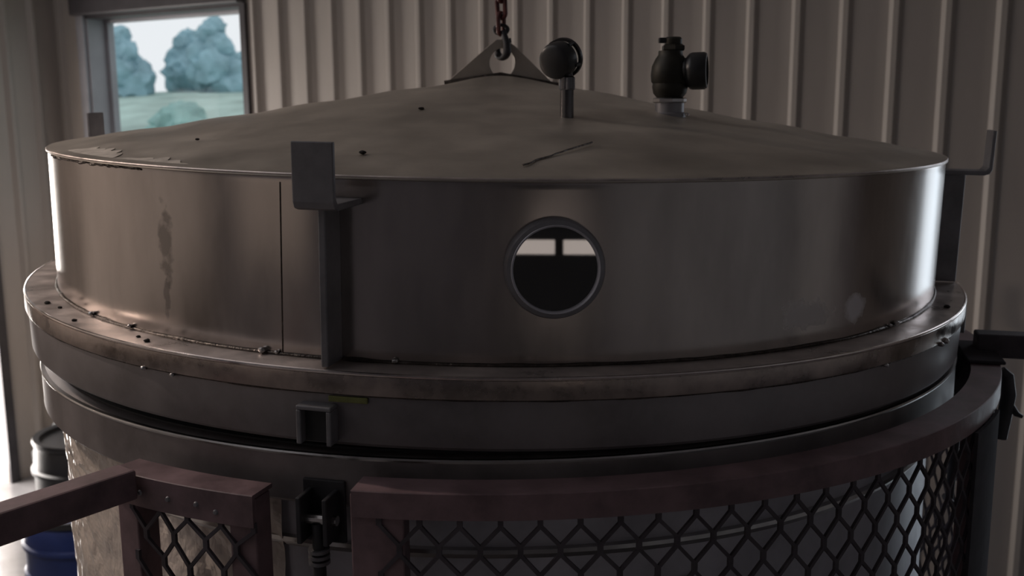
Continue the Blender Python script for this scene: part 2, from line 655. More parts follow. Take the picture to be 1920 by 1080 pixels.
def tree(loc, h, w, label, m='leaf_far_hazed', seed=1, name='tree'):
    t = empty(name, loc)
    tag(t, label, 'tree' if name == 'tree' else 'bush')
    b = bmesh.new()
    for i in range(9):
        a = i * 2.4
        zz = h * (0.22 + 0.64 * (i / 8))
        rr = w * 0.42 * (1 - 0.5 * (i / 8))
        foliage(b, (math.cos(a) * w * 0.28 * (1 - i / 10), math.sin(a) * w * 0.28 * (1 - i / 10), zz), rr, seed + i)
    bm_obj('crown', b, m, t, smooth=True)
    b = bmesh.new()
    tube(b, [(0, 0, -0.3), (0.05, 0, h * 0.3), (0, 0.05, h * 0.6)], [w * 0.07, w * 0.055, w * 0.03])
    bm_obj('trunk', b, 'bark', t, smooth=True)


def at_dir(px, dist, z):
    d = fw * 1913.2 + rt * (px - 960) + up * (540 - 140)
    d = Vector((d.x, d.y, 0)).normalized() * dist
    return Vector((d.x, -1.877 + d.y, z + Z0))


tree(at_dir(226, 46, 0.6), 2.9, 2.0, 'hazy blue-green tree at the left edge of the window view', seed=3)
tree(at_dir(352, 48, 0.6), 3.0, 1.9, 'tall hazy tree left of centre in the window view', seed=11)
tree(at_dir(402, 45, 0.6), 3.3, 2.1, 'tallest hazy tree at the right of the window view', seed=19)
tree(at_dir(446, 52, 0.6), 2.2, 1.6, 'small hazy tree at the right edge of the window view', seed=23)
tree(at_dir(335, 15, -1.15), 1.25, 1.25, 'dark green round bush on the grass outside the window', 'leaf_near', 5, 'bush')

# ------------------------------------------------------------------ tank
tank = empty('steel_tank', (0, 0, 0))
tag(tank, 'large round steel tank below the conical lid, plastic film on its side', 'tank')


def T(name, bm, m, parent=None, **k):
    o = bm_obj(name, bm, m, parent or tank, **k)
    if parent is None:
        o.location = (0, 0, Z0)
    return o


bm = lathe(bmesh.new(), [(0.0, -1.60), (0.735, -1.60), (0.752, -1.58), (0.752, -0.39), (0.742, -0.39), (0.742, -1.57), (0.0, -1.57)], 160)
T('tank_body', bm, 'tank_steel', smooth=True)
bm = lathe(bmesh.new(), [(0.742, -0.325), (0.780, -0.325), (0.786, -0.329), (0.786, -0.384), (0.782, -0.388), (0.742, -0.388)], 192, closed=True)
rim = T('tank_rim', bm, 'tank_rim', smooth=True)
bm = lathe(bmesh.new(), [(0.780, -0.3255), (0.7865, -0.3255), (0.7875, -0.3275), (0.7865, -0.330)], 192, closed=True)
T('rim_edge', bm, 'bright_steel', rim, smooth=True)
bm = lathe(bmesh.new(), [(0.752, -0.444), (0.760, -0.4445), (0.7615, -0.449), (0.757, -0.456), (0.752, -0.457)], 192, closed=True)
T('body_hoop', bm, 'bright_steel', smooth=True)
bm = lathe(bmesh.new(), [(0.735, -0.3225), (0.764, -0.3225), (0.764, -0.3255), (0.735, -0.3255)], 160, closed=True)
T('gasket', bm, 'gasket_rubber', smooth=True)
for az in (45, 135, 225, 315):
    bm = bmesh.new()
    box(bm, -0.04, 0.04, 0.60, 0.68, -1.83, -1.59, polmx(az))
    box(bm, -0.06, 0.06, 0.58, 0.70, -1.83, -1.82, polmx(az))
    T('leg', bm, 'tank_steel')
# crumpled plastic film around the left and rear of the body
bm = bmesh.new()
NA, NZ = 170, 120
vv = []
for i in range(NA + 1):
    a = -118 + 136 * i / NA
    col = []
    for j in range(NZ + 1):
        z = -0.392 - 0.75 * j / NZ
        q = Vector((a * 0.055, z * 9.0, 2.0))
        w_ = noise.noise(q) * 0.005 + abs(noise.noise(Vector((a * 0.22 + z * 14, z * 9, 5.0)))) * 0.009 + abs(noise.noise(Vector((a * 0.5 - z * 22, z * 16, 1.0)))) * 0.005
        tear = 0.0
        r_ = 0.7555 + max(0, w_) + 0.0015
        col.append(bm.verts.new(pol(r_, a, z)))
    vv.append(col)
for i in range(NA):
    for j in range(NZ):
        if j > 18 + 10 * noise.noise(Vector((i * 0.06, 3, 0))) or i < 122:
            bm.faces.new((vv[i][j], vv[i + 1][j], vv[i + 1][j + 1], vv[i][j + 1]))
T('plastic_film', bm, 'film')


# swing clamps that hold the lid (one in the gap of the guard, one at the far right)
def clamp(az):
    mx = polmx(az)
    b = bmesh.new()
    box(b, -0.019, -0.013, 0.786, 0.825, -0.42, -0.365, mx)
    box(b, 0.013, 0.019, 0.786, 0.825, -0.42, -0.365, mx)
    box(b, -0.026, 0.026, 0.7855, 0.790, -0.43, -0.355, mx)
    c = T('clamp', b, 'black_iron', bevel=0.0015)
    b = bmesh.new()
    tube(b, [mx @ Vector((0, 0.808, -0.40)), mx @ Vector((0.001, 0.81, -0.5)), mx @ Vector((0.002, 0.806, -0.62))], 0.0075, 12)
    s = bm_obj('bolt', b, 'black_iron', c, smooth=True)
    b = bmesh.new()
    tube(b, [mx @ Vector((-0.024, 0.808, -0.395)), mx @ Vector((0.024, 0.808, -0.395))], 0.006, 10)
    bm_obj('pin', b, 'bright_steel', c, smooth=True)
    b = bmesh.new()
    for zz in (-0.430, -0.437, -0.444):
        lathe(b, [(0.0, zz), (0.0125, zz), (0.0125, zz - 0.004), (0.0, zz - 0.004)], 12, mx=Matrix.Translation(mx @ Vector((0, 0.808, 0))))
    bm_obj('nut', b, 'bracket_steel', c, smooth=True)
    b = bmesh.new()
    tube(b, [mx @ Vector((-0.03, 0.806, -0.615)), mx @ Vector((0.034, 0.806, -0.625))], 0.006, 10)
    bm_obj('clamp_handle', b, 'black_iron', c, smooth=True)


clamp(-15)
clamp(76.5)
clamp(166.5)
clamp(256.5)

# ------------------------------------------------------------------ lid (tilted a little on its chain)
piv = Vector((0, 0, -0.25))
Rl = (Matrix.Rotation(0.01841, 3, 'Y') @ Matrix.Rotation(0.0184, 3, 'X'))
LOFF = piv + Vector((-0.00384, 0, Z0)) - Rl @ piv
LB = Vector((0, 0, -0.30))
lid = empty('conical_cover', LOFF + Rl @ LB, (0.0184, 0.01841, 0))
tag(lid, 'round steel lid with low conical top, flanged rim and sight glass, hung on chain', 'lid')


def L(name, bm, m, parent=None, **k):
    o = bm_obj(name, bm, m, parent or lid, **k)
    if parent is None:
        o.location = -LB
    return o


def lid_world(p):
    return LOFF + Rl @ Vector(p)


HC = 0.122
# skirt with an opening for the sight glass
GAZ, GZ, GR = 4.7, -0.0985, 0.0475
bm = bmesh.new()
lathe(bm, [(0.7500, -0.213 + 0.208 * i / 30) for i in range(31)] + [(0.7485, -0.001), (0.745, -0.001)] + [(0.744, -0.005 - 0.208 * i / 30) for i in range(31)], 432, closed=True)
skirt = L('skirt', bm, 'skirt_steel', smooth=True)
# cut the porthole with a boolean against a hidden-free mesh, applied at once
cut_bm = bmesh.new()
mxg = polmx(GAZ, GZ)
rotg = Matrix.Rotation(R(-90), 4, 'X')
lathe(cut_bm, [(0.0, 0.70), (0.0470, 0.70), (0.0470, 0.80), (0.0, 0.80)], 64, mx=mxg @ rotg)
bmesh.ops.recalc_face_normals(cut_bm, faces=cut_bm.faces[:])
cm = bpy.data.meshes.new('porthole_cut')
cut_bm.to_mesh(cm)
cut_bm.free()
co = bpy.data.objects.new('porthole_cut', cm)
COL.objects.link(co)
co.parent = lid
co.location = -LB
skirt.modifiers.clear()
bo = skirt.modifiers.new('cut', 'BOOLEAN')
bo.object = co
bo.operation = 'DIFFERENCE'
bpy.context.view_layer.update()
dg = bpy.context.evaluated_depsgraph_get()
newme = bpy.data.meshes.new_from_object(skirt.evaluated_get(dg))
skirt.modifiers.clear()
skirt.data = newme
bpy.data.objects.remove(co, do_unlink=True)
for p in newme.polygons:
    p.use_smooth = True
md = skirt.modifiers.new('edges', 'EDGE_SPLIT')
md.split_angle = R(35)

# conical top with a slight rolled edge
prof = [(0.0, HC)]
for i in range(1, 30):
    r = 0.75 * i / 30
    prof.append((r, HC * (1 - r / 0.75) + 0.0015 * math.sin(r * 40)))
prof += [(0.742, 0.0025), (0.752, 0.0005), (0.753, -0.003), (0.749, -0.004), (0.740, -0.004), (0.0, HC - 0.006)]
bm = lathe(bmesh.new(), prof, 288)
for v in bm.verts:
    r = math.hypot(v.co.x, v.co.y)
    if 0.05 < r < 0.74:
        v.co.z += 0.0012 * noise.noise(Vector((v.co.x * 5, v.co.y * 5, 0)))
cone = L('cone_top', bm, 'cone_steel', smooth=True)
# weld and crust along the left front of the rim
bm = bmesh.new()
pts = []
for i in range(140):
    a = -60 + 24 * i / 139
    rr = 0.7505 + 0.0012 * noise.noise(Vector((a * 1.3, 0, 0)))
    pts.append(pol(rr, a, -0.0055 + 0.003 * noise.noise(Vector((a * 0.7, 4, 0)))))
tube(bm, pts, [0.0012 + 0.0022 * max(0, noise.noise(Vector((i * 0.37, 9, 0)))) for i in range(140)], 6)
L('rim_weld', bm, 'weld_bead', smooth=True)
bm = bmesh.new()
tube(bm, [pol(0.7515, 360 * i / 288, -0.0005) for i in range(288)], 0.0016, 6, close=True)
L('rim_highlight_bead', bm, 'flange_steel', smooth=True)  # thin light bead added as the rim's highlight line


def crust(az0, az1, r0, r1, seed):
    """thin dried residue lying on the cone, irregular outline"""
    b = bmesh.new()
    n = 40
    lo, hi, = [], []
    for i in range(n + 1):
        t = i / n
        a = az0 + (az1 - az0) * t
        e = math.sin(math.pi * t) ** 0.5
        wid = (r1 - r0) * e * (0.65 + 0.7 * abs(noise.noise(Vector((t * 6, seed, 0)))))
        ro = r1 - 0.002
        ri = max(r0 - 0.03, ro - wid)
        for lst, rr in ((lo, ri), (hi, ro)):
            p_ = pol(rr, a)
            p_.z = HC * (1 - rr / 0.75) + 0.0015 * math.sin(rr * 40) + 0.0012 * noise.noise(Vector((p_.x * 5, p_.y * 5, 0))) + 0.0008
            lst.append(b.verts.new(p_))
    for i in range(n):
        b.faces.new((lo[i], lo[i + 1], hi[i + 1], hi[i]))
    o = L('dried_residue', b, 'residue')
    so = o.modifiers.new('thick', 'SOLIDIFY')
    so.thickness = 0.0008
    so.offset = 0


crust(-58, -43, 0.690, 0.742, 3)
crust(-44, -30, 0.715, 0.744, 8)
# seam scratch on the cone
bm = bmesh.new()
pp = []
for i in range(20):
    t = i / 19
    x, y = 0.026 + (0.1174 - 0.026) * t, -0.6933 + (0.136) * t
    x += 0.004 * noise.noise(Vector((t * 7, 1, 0)))
    r = math.hypot(x, y)
    pp.append((x, y, HC * (1 - r / 0.75) + 0.0022))
tube(bm, pp, 0.0011, 6)
L('scratch_line', bm, 'weld_bead')
# flange: flat shelf with rounded outer lip, then the lower band
bm = lathe(bmesh.new(), [(0.744, -0.213), (0.7925, -0.2125), (0.7955, -0.2132), (0.7965, -0.2152), (0.7965, -0.236), (0.7945, -0.239), (0.744, -0.239)], 288, closed=True)
flange = L('flange', bm, 'flange_steel', smooth=True)
bm = lathe(bmesh.new(), [(0.7960, -0.2162), (0.7975, -0.2165), (0.7978, -0.2185), (0.7978, -0.2365), (0.7972, -0.2385), (0.7955, -0.2388)], 288, closed=True)
bm_obj('flange_edge_shaded', bm, 'flange_edge_shaded', flange, smooth=True)
bm = bmesh.new()
tube(bm, [pol(0.7960, 360 * i / 288, -0.2140) for i in range(288)], 0.0021, 8, close=True)
bm_obj('flange_lip_highlight', bm, 'lip_highlight_steel', flange, smooth=True)  # bright bead added to draw the highlight along the lip
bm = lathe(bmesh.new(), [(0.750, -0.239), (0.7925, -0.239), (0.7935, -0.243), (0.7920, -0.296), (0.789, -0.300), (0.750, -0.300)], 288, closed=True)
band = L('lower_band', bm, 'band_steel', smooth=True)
# lumpy weld where skirt meets flange, and below the flange
for nm, rr, zz, rad, sd, par in (('skirt_weld', 0.7515, -0.2115, 0.0022, 2, None), ('flange_weld', 0.7945, -0.2395, 0.0018, 6, None)):
    bm = bmesh.new()
    n = 420
    pts = [pol(rr + 0.0008 * noise.noise(Vector((i * 0.21, sd, 0))), 360 * i / n, zz + 0.001 * noise.noise(Vector((i * 0.15, sd, 7)))) for i in range(n)]
    rads = [rad * (0.8 + 0.9 * max(0, noise.noise(Vector((i * 0.27, sd, 3))))) for i in range(n)]
    tube(bm, pts, rads, 6, close=True)
    L(nm, bm, 'weld_bead', smooth=True)
# solder blobs on the flange weld
for az, rr, zz, q in ((-21.6, 0.754, -0.2085, 0.0055), (-20.2, 0.753, -0.2095, 0.003), (-32.5, 0.797, -0.240, 0.004), (-29.0, 0.797, -0.241, 0.0035),
                      (51.5, 0.797, -0.240, 0.006), (50.0, 0.797, -0.241, 0.005), (46.0, 0.7535, -0.2085, 0.004), (44.5, 0.7535, -0.2095, 0.003),
                      (-9.0, 0.753, -0.2085, 0.004), (-47, 0.7535, -0.2085, 0.004), (-39, 0.7535, -0.2085, 0.0035), (38, 0.797, -0.24, 0.004)):
    bm = bmesh.new()
    foliage(bm, pol(rr, az, zz), q, az, 2, 0.7)
    L('weld_blob', bm, 'bright_steel', smooth=True)
# vertical butt seam in the skirt
bm = bmesh.new()
tube(bm, [pol(0.7502, -19.7 + 0.25 * t, -0.21 + 0.2 * t) for t in (0, 0.25, 0.5, 0.75, 1)], 0.0009, 6)
L('skirt_seam', bm, 'weld_bead')
# sight glass: flanged ring, inner ring and pane
rotm = mxg @ rotg
bm = lathe(bmesh.new(), [(0.0475, 0.745), (0.0475, 0.764), (0.0505, 0.7665), (0.0545, 0.7650), (0.0565, 0.760), (0.0565, 0.745)], 96, mx=rotm, closed=True)
ring = L('sight_glass_ring', bm, 'bracket_steel', smooth=True)
bm = lathe(bmesh.new(), [(0.0470, 0.7600), (0.0476, 0.7655), (0.0495, 0.7672), (0.0510, 0.7655), (0.0505, 0.7600)], 96, mx=rotm, closed=True)
bm_obj('retaining_ring', bm, 'tank_steel', ring, smooth=True)
bm = lathe(bmesh.new(), [(0.0, 0.757), (0.0474, 0.757), (0.0474, 0.7615), (0.0, 0.7615)], 96, mx=rotm)
bm_obj('pane', bm, 'sight_glass_pane', ring, smooth=True)
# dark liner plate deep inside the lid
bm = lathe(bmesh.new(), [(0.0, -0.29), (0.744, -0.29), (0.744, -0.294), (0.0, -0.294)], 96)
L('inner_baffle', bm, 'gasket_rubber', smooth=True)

# stacking brackets: radial plate with an upturned angle on top
for az in (-13.6, 76.4, 166.4, 256.4):
    mx = polmx(az)
    b = bmesh.new()
    box(b, -0.012, -0.003, 0.7495, 0.792, -0.211, -0.030, mx)
    br = L('bracket', b, 'bracket_steel', bevel=0.0015)
    b = bmesh.new()
    prof = [(0.7495, -0.0315), (0.818, -0.0315), (0.826, -0.0290), (0.8295, -0.022), (0.8305, 0.041), (0.8245, 0.041), (0.8235, -0.018), (0.819, -0.024), (0.7495, -0.0245)]
    la = [b.verts.new(mx @ Vector((-0.0235, r, z))) for r, z in prof]
    lb = [b.verts.new(mx @ Vector((0.0235, r, z))) for r, z in prof]
    n = len(prof)
    for i in range(n):
        b.faces.new((la[i], la[(i + 1) % n], lb[(i + 1) % n], lb[i]))
    b.faces.new(la[::-1])
    b.faces.new(lb)
    bm_obj('upturned_angle', b, 'bracket_steel', br, bevel=0.0012)
# lugs on the lower band that the clamps bite on
for az in (-14.6, 76.4, 166.4, 256.4):
    mx = polmx(az)
    b = bmesh.new()
    box(b, -0.021, -0.015, 0.791, 0.812, -0.296, -0.256, mx)
    box(b, 0.015, 0.021, 0.791, 0.812, -0.296, -0.256, mx)
    box(b, -0.021, 0.021, 0.791, 0.812, -0.256, -0.251, mx)
    lug = L('clamp_lug', b, 'bracket_steel', bevel=0.0015)
    b = bmesh.new()
    box(b, -0.0145, 0.0145, 0.7915, 0.800, -0.295, -0.2565, mx)
    bm_obj('lug_plate', b, 'gasket_rubber', lug)
# faded yellow-green tag on the band next to the front lug
bm = bmesh.new()
mx = polmx(-12.1)
box(bm, -0.023, 0.023, 0.7935, 0.7965, -0.2485, -0.2415, mx)
L('paint_tag', bm, 'tag_paint', bevel=0.001)
# lifting eye plate standing on the apex
bm = bmesh.new()
outl = [(-0.100, 0.098), (-0.094, 0.110), (-0.022, 0.172), (-0.008, 0.1835), (0.010, 0.1835), (0.026, 0.172), (0.100, 0.103), (0.106, 0.092)]
NH = 40
hole = [(0.003 + 0.0225 * math.cos(2 * math.pi * i / NH), 0.143 + 0.0255 * math.sin(2 * math.pi * i / NH)) for i in range(NH)]


def ray_outline(cx, cz, ang):
    dx, dz = math.cos(ang), math.sin(ang)
    best = 9
    for i in range(len(outl)):
        (x1, z1_), (x2, z2) = outl[i], outl[(i + 1) % len(outl)]
        den = dx * (z2 - z1_) - dz * (x2 - x1)
        if abs(den) < 1e-12:
            continue
        t = ((x1 - cx) * (z2 - z1_) - (z1_ - cz) * (x2 - x1)) / den
        u_ = ((x1 - cx) * dz - (z1_ - cz) * dx) / den
        if t > 0 and -1e-6 <= u_ <= 1 + 1e-6:
            best = min(best, t)
    return cx + dx * best, cz + dz * best


angs = sorted(set([2 * math.pi * i / NH for i in range(NH)] + [math.atan2(z - 0.143, x - 0.003) % (2 * math.pi) for x, z in outl]))
lay = []
for yy in (-0.006, 0.006):
    inn = [bm.verts.new((0.003 + 0.0225 * math.cos(a), yy, 0.143 + 0.0255 * math.sin(a))) for a in angs]
    oo = [ray_outline(0.003, 0.143, a) for a in angs]
    out_ = [bm.verts.new((x, yy, z)) for x, z in oo]
    lay.append((inn, out_))
n = len(angs)
for i in range(n):
    j = (i + 1) % n
    (ia, oa), (ib, ob) = lay
    bm.faces.new((ia[i], ia[j], oa[j], oa[i]))
    bm.faces.new((ib[i], ob[i], ob[j], ib[j]))
    bm.faces.new((oa[i], oa[j], ob[j], ob[i]))
    bm.faces.new((ia[i], ib[i], ib[j], ia[j]))
eye = L('lifting_eye', bm, 'cone_steel', bevel=0.001)
bm = bmesh.new()
tube(bm, [(-0.10, -0.0065, 0.1065), (0.0, -0.009, 0.1225), (0.104, -0.0065, 0.1055)], 0.004, 8)
bm_obj('eye_weld', bm, 'weld_bead', eye, smooth=True)

# ------------------------------------------------------------------ pressure gauge
gb = lid_world((0.0966, -0.3729, 0.0585))
gauge = empty('pressure_gauge', gb)
tag(gauge, 'small black round pressure gauge on a steel stem, standing on the lid', 'gauge')
bm = bmesh.new()
lathe(bm, [(0.0, -0.002), (0.0095, -0.002), (0.0098, 0.0), (0.0098, 0.038), (0.0115, 0.040), (0.0115, 0.056), (0.009, 0.058), (0.0065, 0.068), (0.0, 0.068)], 24)
bm_obj('stem', bm, 'gauge_stem', gauge, smooth=True)
bm = bmesh.new()
lathe(bm, [(0.0, 0.0385), (0.0122, 0.0385), (0.0126, 0.040), (0.0126, 0.054), (0.0122, 0.0555), (0.0, 0.0555)], 6)
bm_obj('hex_nut', bm, 'bracket_steel', gauge)
gd = Vector((0.50, 0.80, 0.22)).normalized()
gq = gd.to_track_quat('Z', 'Y').to_matrix().to_4x4()
gm = Matrix.Translation((-0.013, 0.0, 0.080)) @ gq @ Matrix.Scale(0.92, 4)
bm = lathe(bmesh.new(), [(0.0, -0.018), (0.020, -0.018), (0.026, -0.014), (0.0285, -0.006), (0.0285, 0.010), (0.0, 0.010)], 40, mx=gm)
case = bm_obj('gauge_case', bm, 'dial_black', gauge, smooth=True)
bm = lathe(bmesh.new(), [(0.0268, 0.017), (0.0312, 0.017), (0.0318, 0.020), (0.0312, 0.0245), (0.0268, 0.0245)], 40, mx=gm, closed=True)
bez = bm_obj('bezel', bm, 'dial_black', case, smooth=True)
for a in (60, 130, 200, 270):
    bm = bmesh.new()
    c_, s_ = math.cos(R(a)), math.sin(R(a))
    tube(bm, [gm @ Vector((0.0275 * c_, 0.0275 * s_, 0.006)), gm @ Vector((0.029 * c_, 0.029 * s_, 0.020))], 0.003, 8)
    bm_obj('bezel_post', bm, 'dial_black', case, smooth=True)
bm = lathe(bmesh.new(), [(0.0, 0.018), (0.027, 0.018), (0.027, 0.020), (0.0, 0.020)], 40, mx=gm)
bm_obj('lens', bm, 'window_glass', case, smooth=True)
bm = bmesh.new()
tube(bm, [(-0.002, 0, 0.060), (-0.008, 0, 0.072), (-0.012, 0, 0.084)], [0.007, 0.0085, 0.010], 12)
bm_obj('gauge_neck', bm, 'dial_black', gauge, smooth=True)

# ------------------------------------------------------------------ relief valve
vb = lid_world((0.264, -0.2592, 0.0610))
valve = empty('relief_valve', vb)
valve.scale = (1, 1, 0.9)
tag(valve, 'dark cast relief valve with round side outlet, standing on the right of the lid', 'valve')
bm = lathe(bmesh.new(), [(0.0, -0.006), (0.0255, -0.006), (0.0258, 0.002), (0.0225, 0.004), (0.0225, 0.020), (0.0, 0.020)], 32)
bm_obj('threaded_collar', bm, 'bracket_steel', valve, smooth=True)
bm = lathe(bmesh.new(), [(0.0, 0.020), (0.0245, 0.020), (0.0265, 0.022), (0.0265, 0.027), (0.0245, 0.029), (0.0, 0.029)], 8)
bm_obj('hex_collar', bm, 'bright_steel', valve)
bm = lathe(bmesh.new(), [(0.0, 0.029), (0.020, 0.029), (0.0255, 0.036), (0.0275, 0.047), (0.0268, 0.053), (0.0290, 0.056), (0.0300, 0.068), (0.0285, 0.082), (0.0235, 0.094),
                         (0.0190, 0.101), (0.0185, 0.108), (0.0, 0.108)], 36)
body = bm_obj('valve_body', bm, 'brass_dark', valve, smooth=True)
om = Matrix.Translation((0.012, -0.002, 0.073)) @ Vector((0.93, -0.26, 0.02)).normalized().to_track_quat('Z', 'Y').to_matrix().to_4x4()
bm = lathe(bmesh.new(), [(0.0, 0.0), (0.020, 0.0), (0.023, 0.012), (0.030, 0.018), (0.0315, 0.022), (0.0315, 0.040), (0.029, 0.044), (0.024, 0.0445), (0.024, 0.026), (0.0, 0.026)], 36, mx=om)
bm_obj('side_outlet', bm, 'dial_black', valve, smooth=True)
bm = lathe(bmesh.new(), [(0.0, 0.108), (0.0175, 0.108), (0.0185, 0.110), (0.0185, 0.116), (0.014, 0.119), (0.0, 0.119)], 6, mx=Matrix.Translation((0.004, 0, 0)))
bm_obj('bonnet', bm, 'brass_dark', valve)
bm = lathe(bmesh.new(), [(0.0, 0.117), (0.0125, 0.117), (0.0135, 0.119), (0.0135, 0.128), (0.011, 0.131), (0.0, 0.131)], 20, mx=Matrix.Translation((0.004, 0, 0)))
cap = bm_obj('cap', bm, 'brass_dark', valve, smooth=True)
bm = bmesh.new()
box(bm, -0.019, 0.006, -0.006, 0.006, 0.121, 0.130)
bm_obj('test_lever', bm, 'dial_black', cap, bevel=0.002)
for x, y in ((-0.024, -0.016), (0.024, -0.018)):
    bm = bmesh.new()
    foliage(bm, (x, y, 0.0), 0.0035, x * 99, 2)
    bm_obj('weld_blob', bm, 'bright_steel', valve, smooth=True)

# ------------------------------------------------------------------ hook and chain
cb = lid_world((0.003, 0.0, 0.160))
hook = empty('lifting_hook', cb)
hook.scale = (0.85, 0.85, 0.62)
tag(hook, 'dark steel hook through the hole of the lifting plate', 'hook')
bm = bmesh.new()
pts, rads = [], []
for i in range(22):
    a = R(-205 + 250 * i / 21)
    pts.append((0.000, 0.019 * math.cos(a) * 1.0, 0.006 + 0.019 * math.sin(a)))
    rads.append(0.0085 - 0.004 * max(0, (i - 14) / 7))
pts = [(0.0, -0.004, 0.062), (0.0, -0.010, 0.045), (0.0, -0.017, 0.026)] + pts[2:]
rads = [0.006, 0.007, 0.008] + rads[2:]
tube(bm, pts, rads, 12)
bmesh.ops.rotate(bm, verts=bm.verts[:], cent=(0, 0, 0.01), matrix=Matrix.Rotation(R(32), 3, 'Z'))
bm_obj('hook_body', bm, 'black_iron', hook, smooth=True)
bm = bmesh.new()
n = 24
tube(bm, [(0.013 * math.cos(2 * math.pi * i / n) - 0.002, 0.0, 0.066 + 0.013 * math.sin(2 * math.pi * i / n)) for i in range(n)], 0.005, 8, close=True)
bm_obj('hook_eye', bm, 'black_iron', hook, smooth=True)
bm = bmesh.new()
tube(bm, [(0.011, 0.006, 0.022), (0.016, 0.009, 0.032), (0.0165, 0.010, 0.043)], [0.004, 0.004, 0.002], 8)
bm_obj('safety_latch', bm, 'black_iron', hook, smooth=True)

chain = empty('lifting_chain', cb + Vector((-0.002, 0, 0.037)))
tag(chain, 'red-brown steel chain hanging from above down to the lid hook', 'chain')
bm = bmesh.new()
pts = []
for i in range(28):
    a = 2 * math.pi * i / 28
    x, z = 0.0085 * math.cos(a), 0.0085 * math.sin(a)
    z += 0.010 if math.sin(a) >= 0 else -0.010
    pts.append((x, 0, z))
tube(bm, pts, 0.0042, 8, close=True)
l0 = bm_obj('chain_link', bm, 'red_chain', chain, smooth=True, loc=(0, 0, 0.014), rot=(0, 0, R(55)))
top = Z0 + ZC
z = 0.014
i = 1
while chain.location.z + z + 0.03 < top - 0.02:
    z += 0.0285
    copy_obj(l0, 'chain_link', chain, (0.0008 * math.sin(i), 0, z), (0, R(3 * math.sin(i * 1.7)), R(55 + 90 * (i % 2))))
    i += 1

# ------------------------------------------------------------------ guard around the tank: two frames of red angle with expanded metal
GZT = -0.340


def arc_bar(bm, prof, a0, a1, n=60):
    lathe(bm, prof, n, a0, a1, closed=True)


def expanded(bm, r, a0, a1, ztop, zbot, wob=0.0, skip=(), seed=1):
    W_, H_ = 0.043, 0.066
    arc = R(a1 - a0) * r
    nc = max(2, round(arc / W_))
    dw = arc / nc
    nr = int((ztop - zbot) / (H_ / 2))
    th_, dp, bond = 0.0021, 0.0020, 0.0060
    rnd = random.Random(seed)
    jit = {}

    def node(i, j):
        if (i, j) not in jit:
            jit[(i, j)] = (rnd.uniform(-wob, wob), rnd.uniform(-wob, wob), rnd.uniform(-wob, wob) * 0.6)
        a, b, c = jit[(i, j)]
        return (i * dw / 2 + a, ztop - j * H_ / 2 + b, r + c)

    def P(u_, z_, rr):
        return pol(rr, a0 + math.degrees(u_ / r), z_)

    def strand(p, q, w1):
        (u1, z1_, r1), (u2, z2, r2) = p, q
        du, dz = u2 - u1, z2 - z1_
        ln = math.hypot(du, dz) or 1
        nu, nz = -dz / ln * w1, du / ln * w1
        f = []
        for (uu, zz, rr) in ((u1, z1_, r1), (u2, z2, r2)):
            for sg in (1, -1):
                for dd in (dp, -dp):
                    f.append(bm.verts.new(P(uu + sg * nu, zz + sg * nz, rr + dd)))
        for q4 in ((0, 1, 3, 2), (4, 6, 7, 5), (0, 4, 5, 1), (2, 3, 7, 6), (0, 2, 6, 4), (1, 5, 7, 3)):
            bm.faces.new([f[t] for t in q4])

    for j in range(nr + 1):
        for i in range(2 * nc + 1):
            if (i + j) % 2:
                continue
            u_, z_, rr = node(i, j)
            strand((u_, z_ + bond, rr), (u_, z_ - bond, rr), th_ * 1.45)
            if j < nr:
                for di in (-1, 1):
                    if 0 <= i + di <= 2 * nc and (i, j, di) not in skip:
                        u2, z2, r2 = node(i + di, j + 1)
                        strand((u_, z_ - bond * 0.8, rr), (u2, z2 + bond * 0.8, r2), th_)


# --- right-hand guard: from the gap round the front to the far right
guard = empty('tank_guard', (0, 0, 0))
tag(guard, 'dark red curved guard of expanded metal around the right of the tank', 'guard')


def G(name, bm, m, parent, **k):
    o = bm_obj(name, bm, m, parent, **k)
    o.location = (0, 0, Z0)
    return o


bm = bmesh.new()
arc_bar(bm, [(0.808, GZT - 0.005), (0.808, GZT), (0.8505, GZT), (0.8515, GZT - 0.001), (0.8515, GZT - 0.030), (0.8465, GZT - 0.030), (0.8465, GZT - 0.005)], -11.0, 100, 160)
G('top_rail', bm, 'guard_paint', guard, smooth=True)
bm = bmesh.new()
arc_bar(bm, [(0.8465, -1.75), (0.8465, -1.71), (0.8515, -1.71), (0.8515, -1.75)], -11.0, 100, 160)
G('bottom_rail', bm, 'guard_paint', guard, smooth=True)
for az, w_ in ((-9.2, 0.030), (53.5, 0.034), (98.5, 0.025)):
    bm = bmesh.new()
    mx = polmx(az)
    box(bm, -w_, w_, 0.822, 0.8455, -1.83, GZT - 0.006, mx)
    G('post', bm, 'guard_paint', guard, bevel=0.002)
bm = bmesh.new()
expanded(bm, 0.846, -9.0, 100, GZT - 0.034, -1.72, 0.0006)
G('expanded_mesh', bm, 'mesh_paint', guard)
bm = bmesh.new()
arc_bar(bm, [(0.8517, -1.80), (0.8517, GZT - 0.032), (0.8565, GZT - 0.032), (0.8565, -1.80)], 48.5, 57.5, 12)
G('outer_strap', bm, 'strap_paint', guard, smooth=True)
# bar leaving to the right on a short bracket
mxr = polmx(74.0)
bm = bmesh.new()
box(bm, -0.021, 0.021, 0.822, 1.45, GZT - 0.007, GZT + 0.032, mxr)
G('handle_bar', bm, 'mesh_paint', guard, bevel=0.003)
bm = bmesh.new()
box(bm, -0.030, 0.030, 0.800, 0.8455, GZT - 0.055, GZT + 0.001, mxr)
box(bm, -0.10, 0.05, 0.798, 0.853, GZT + 0.0005, GZT + 0.006, mxr)  # thin dark plate laid over the rail top in place of shade
G('bracket_and_shade_plate', bm, 'strap_paint', guard, bevel=0.002)
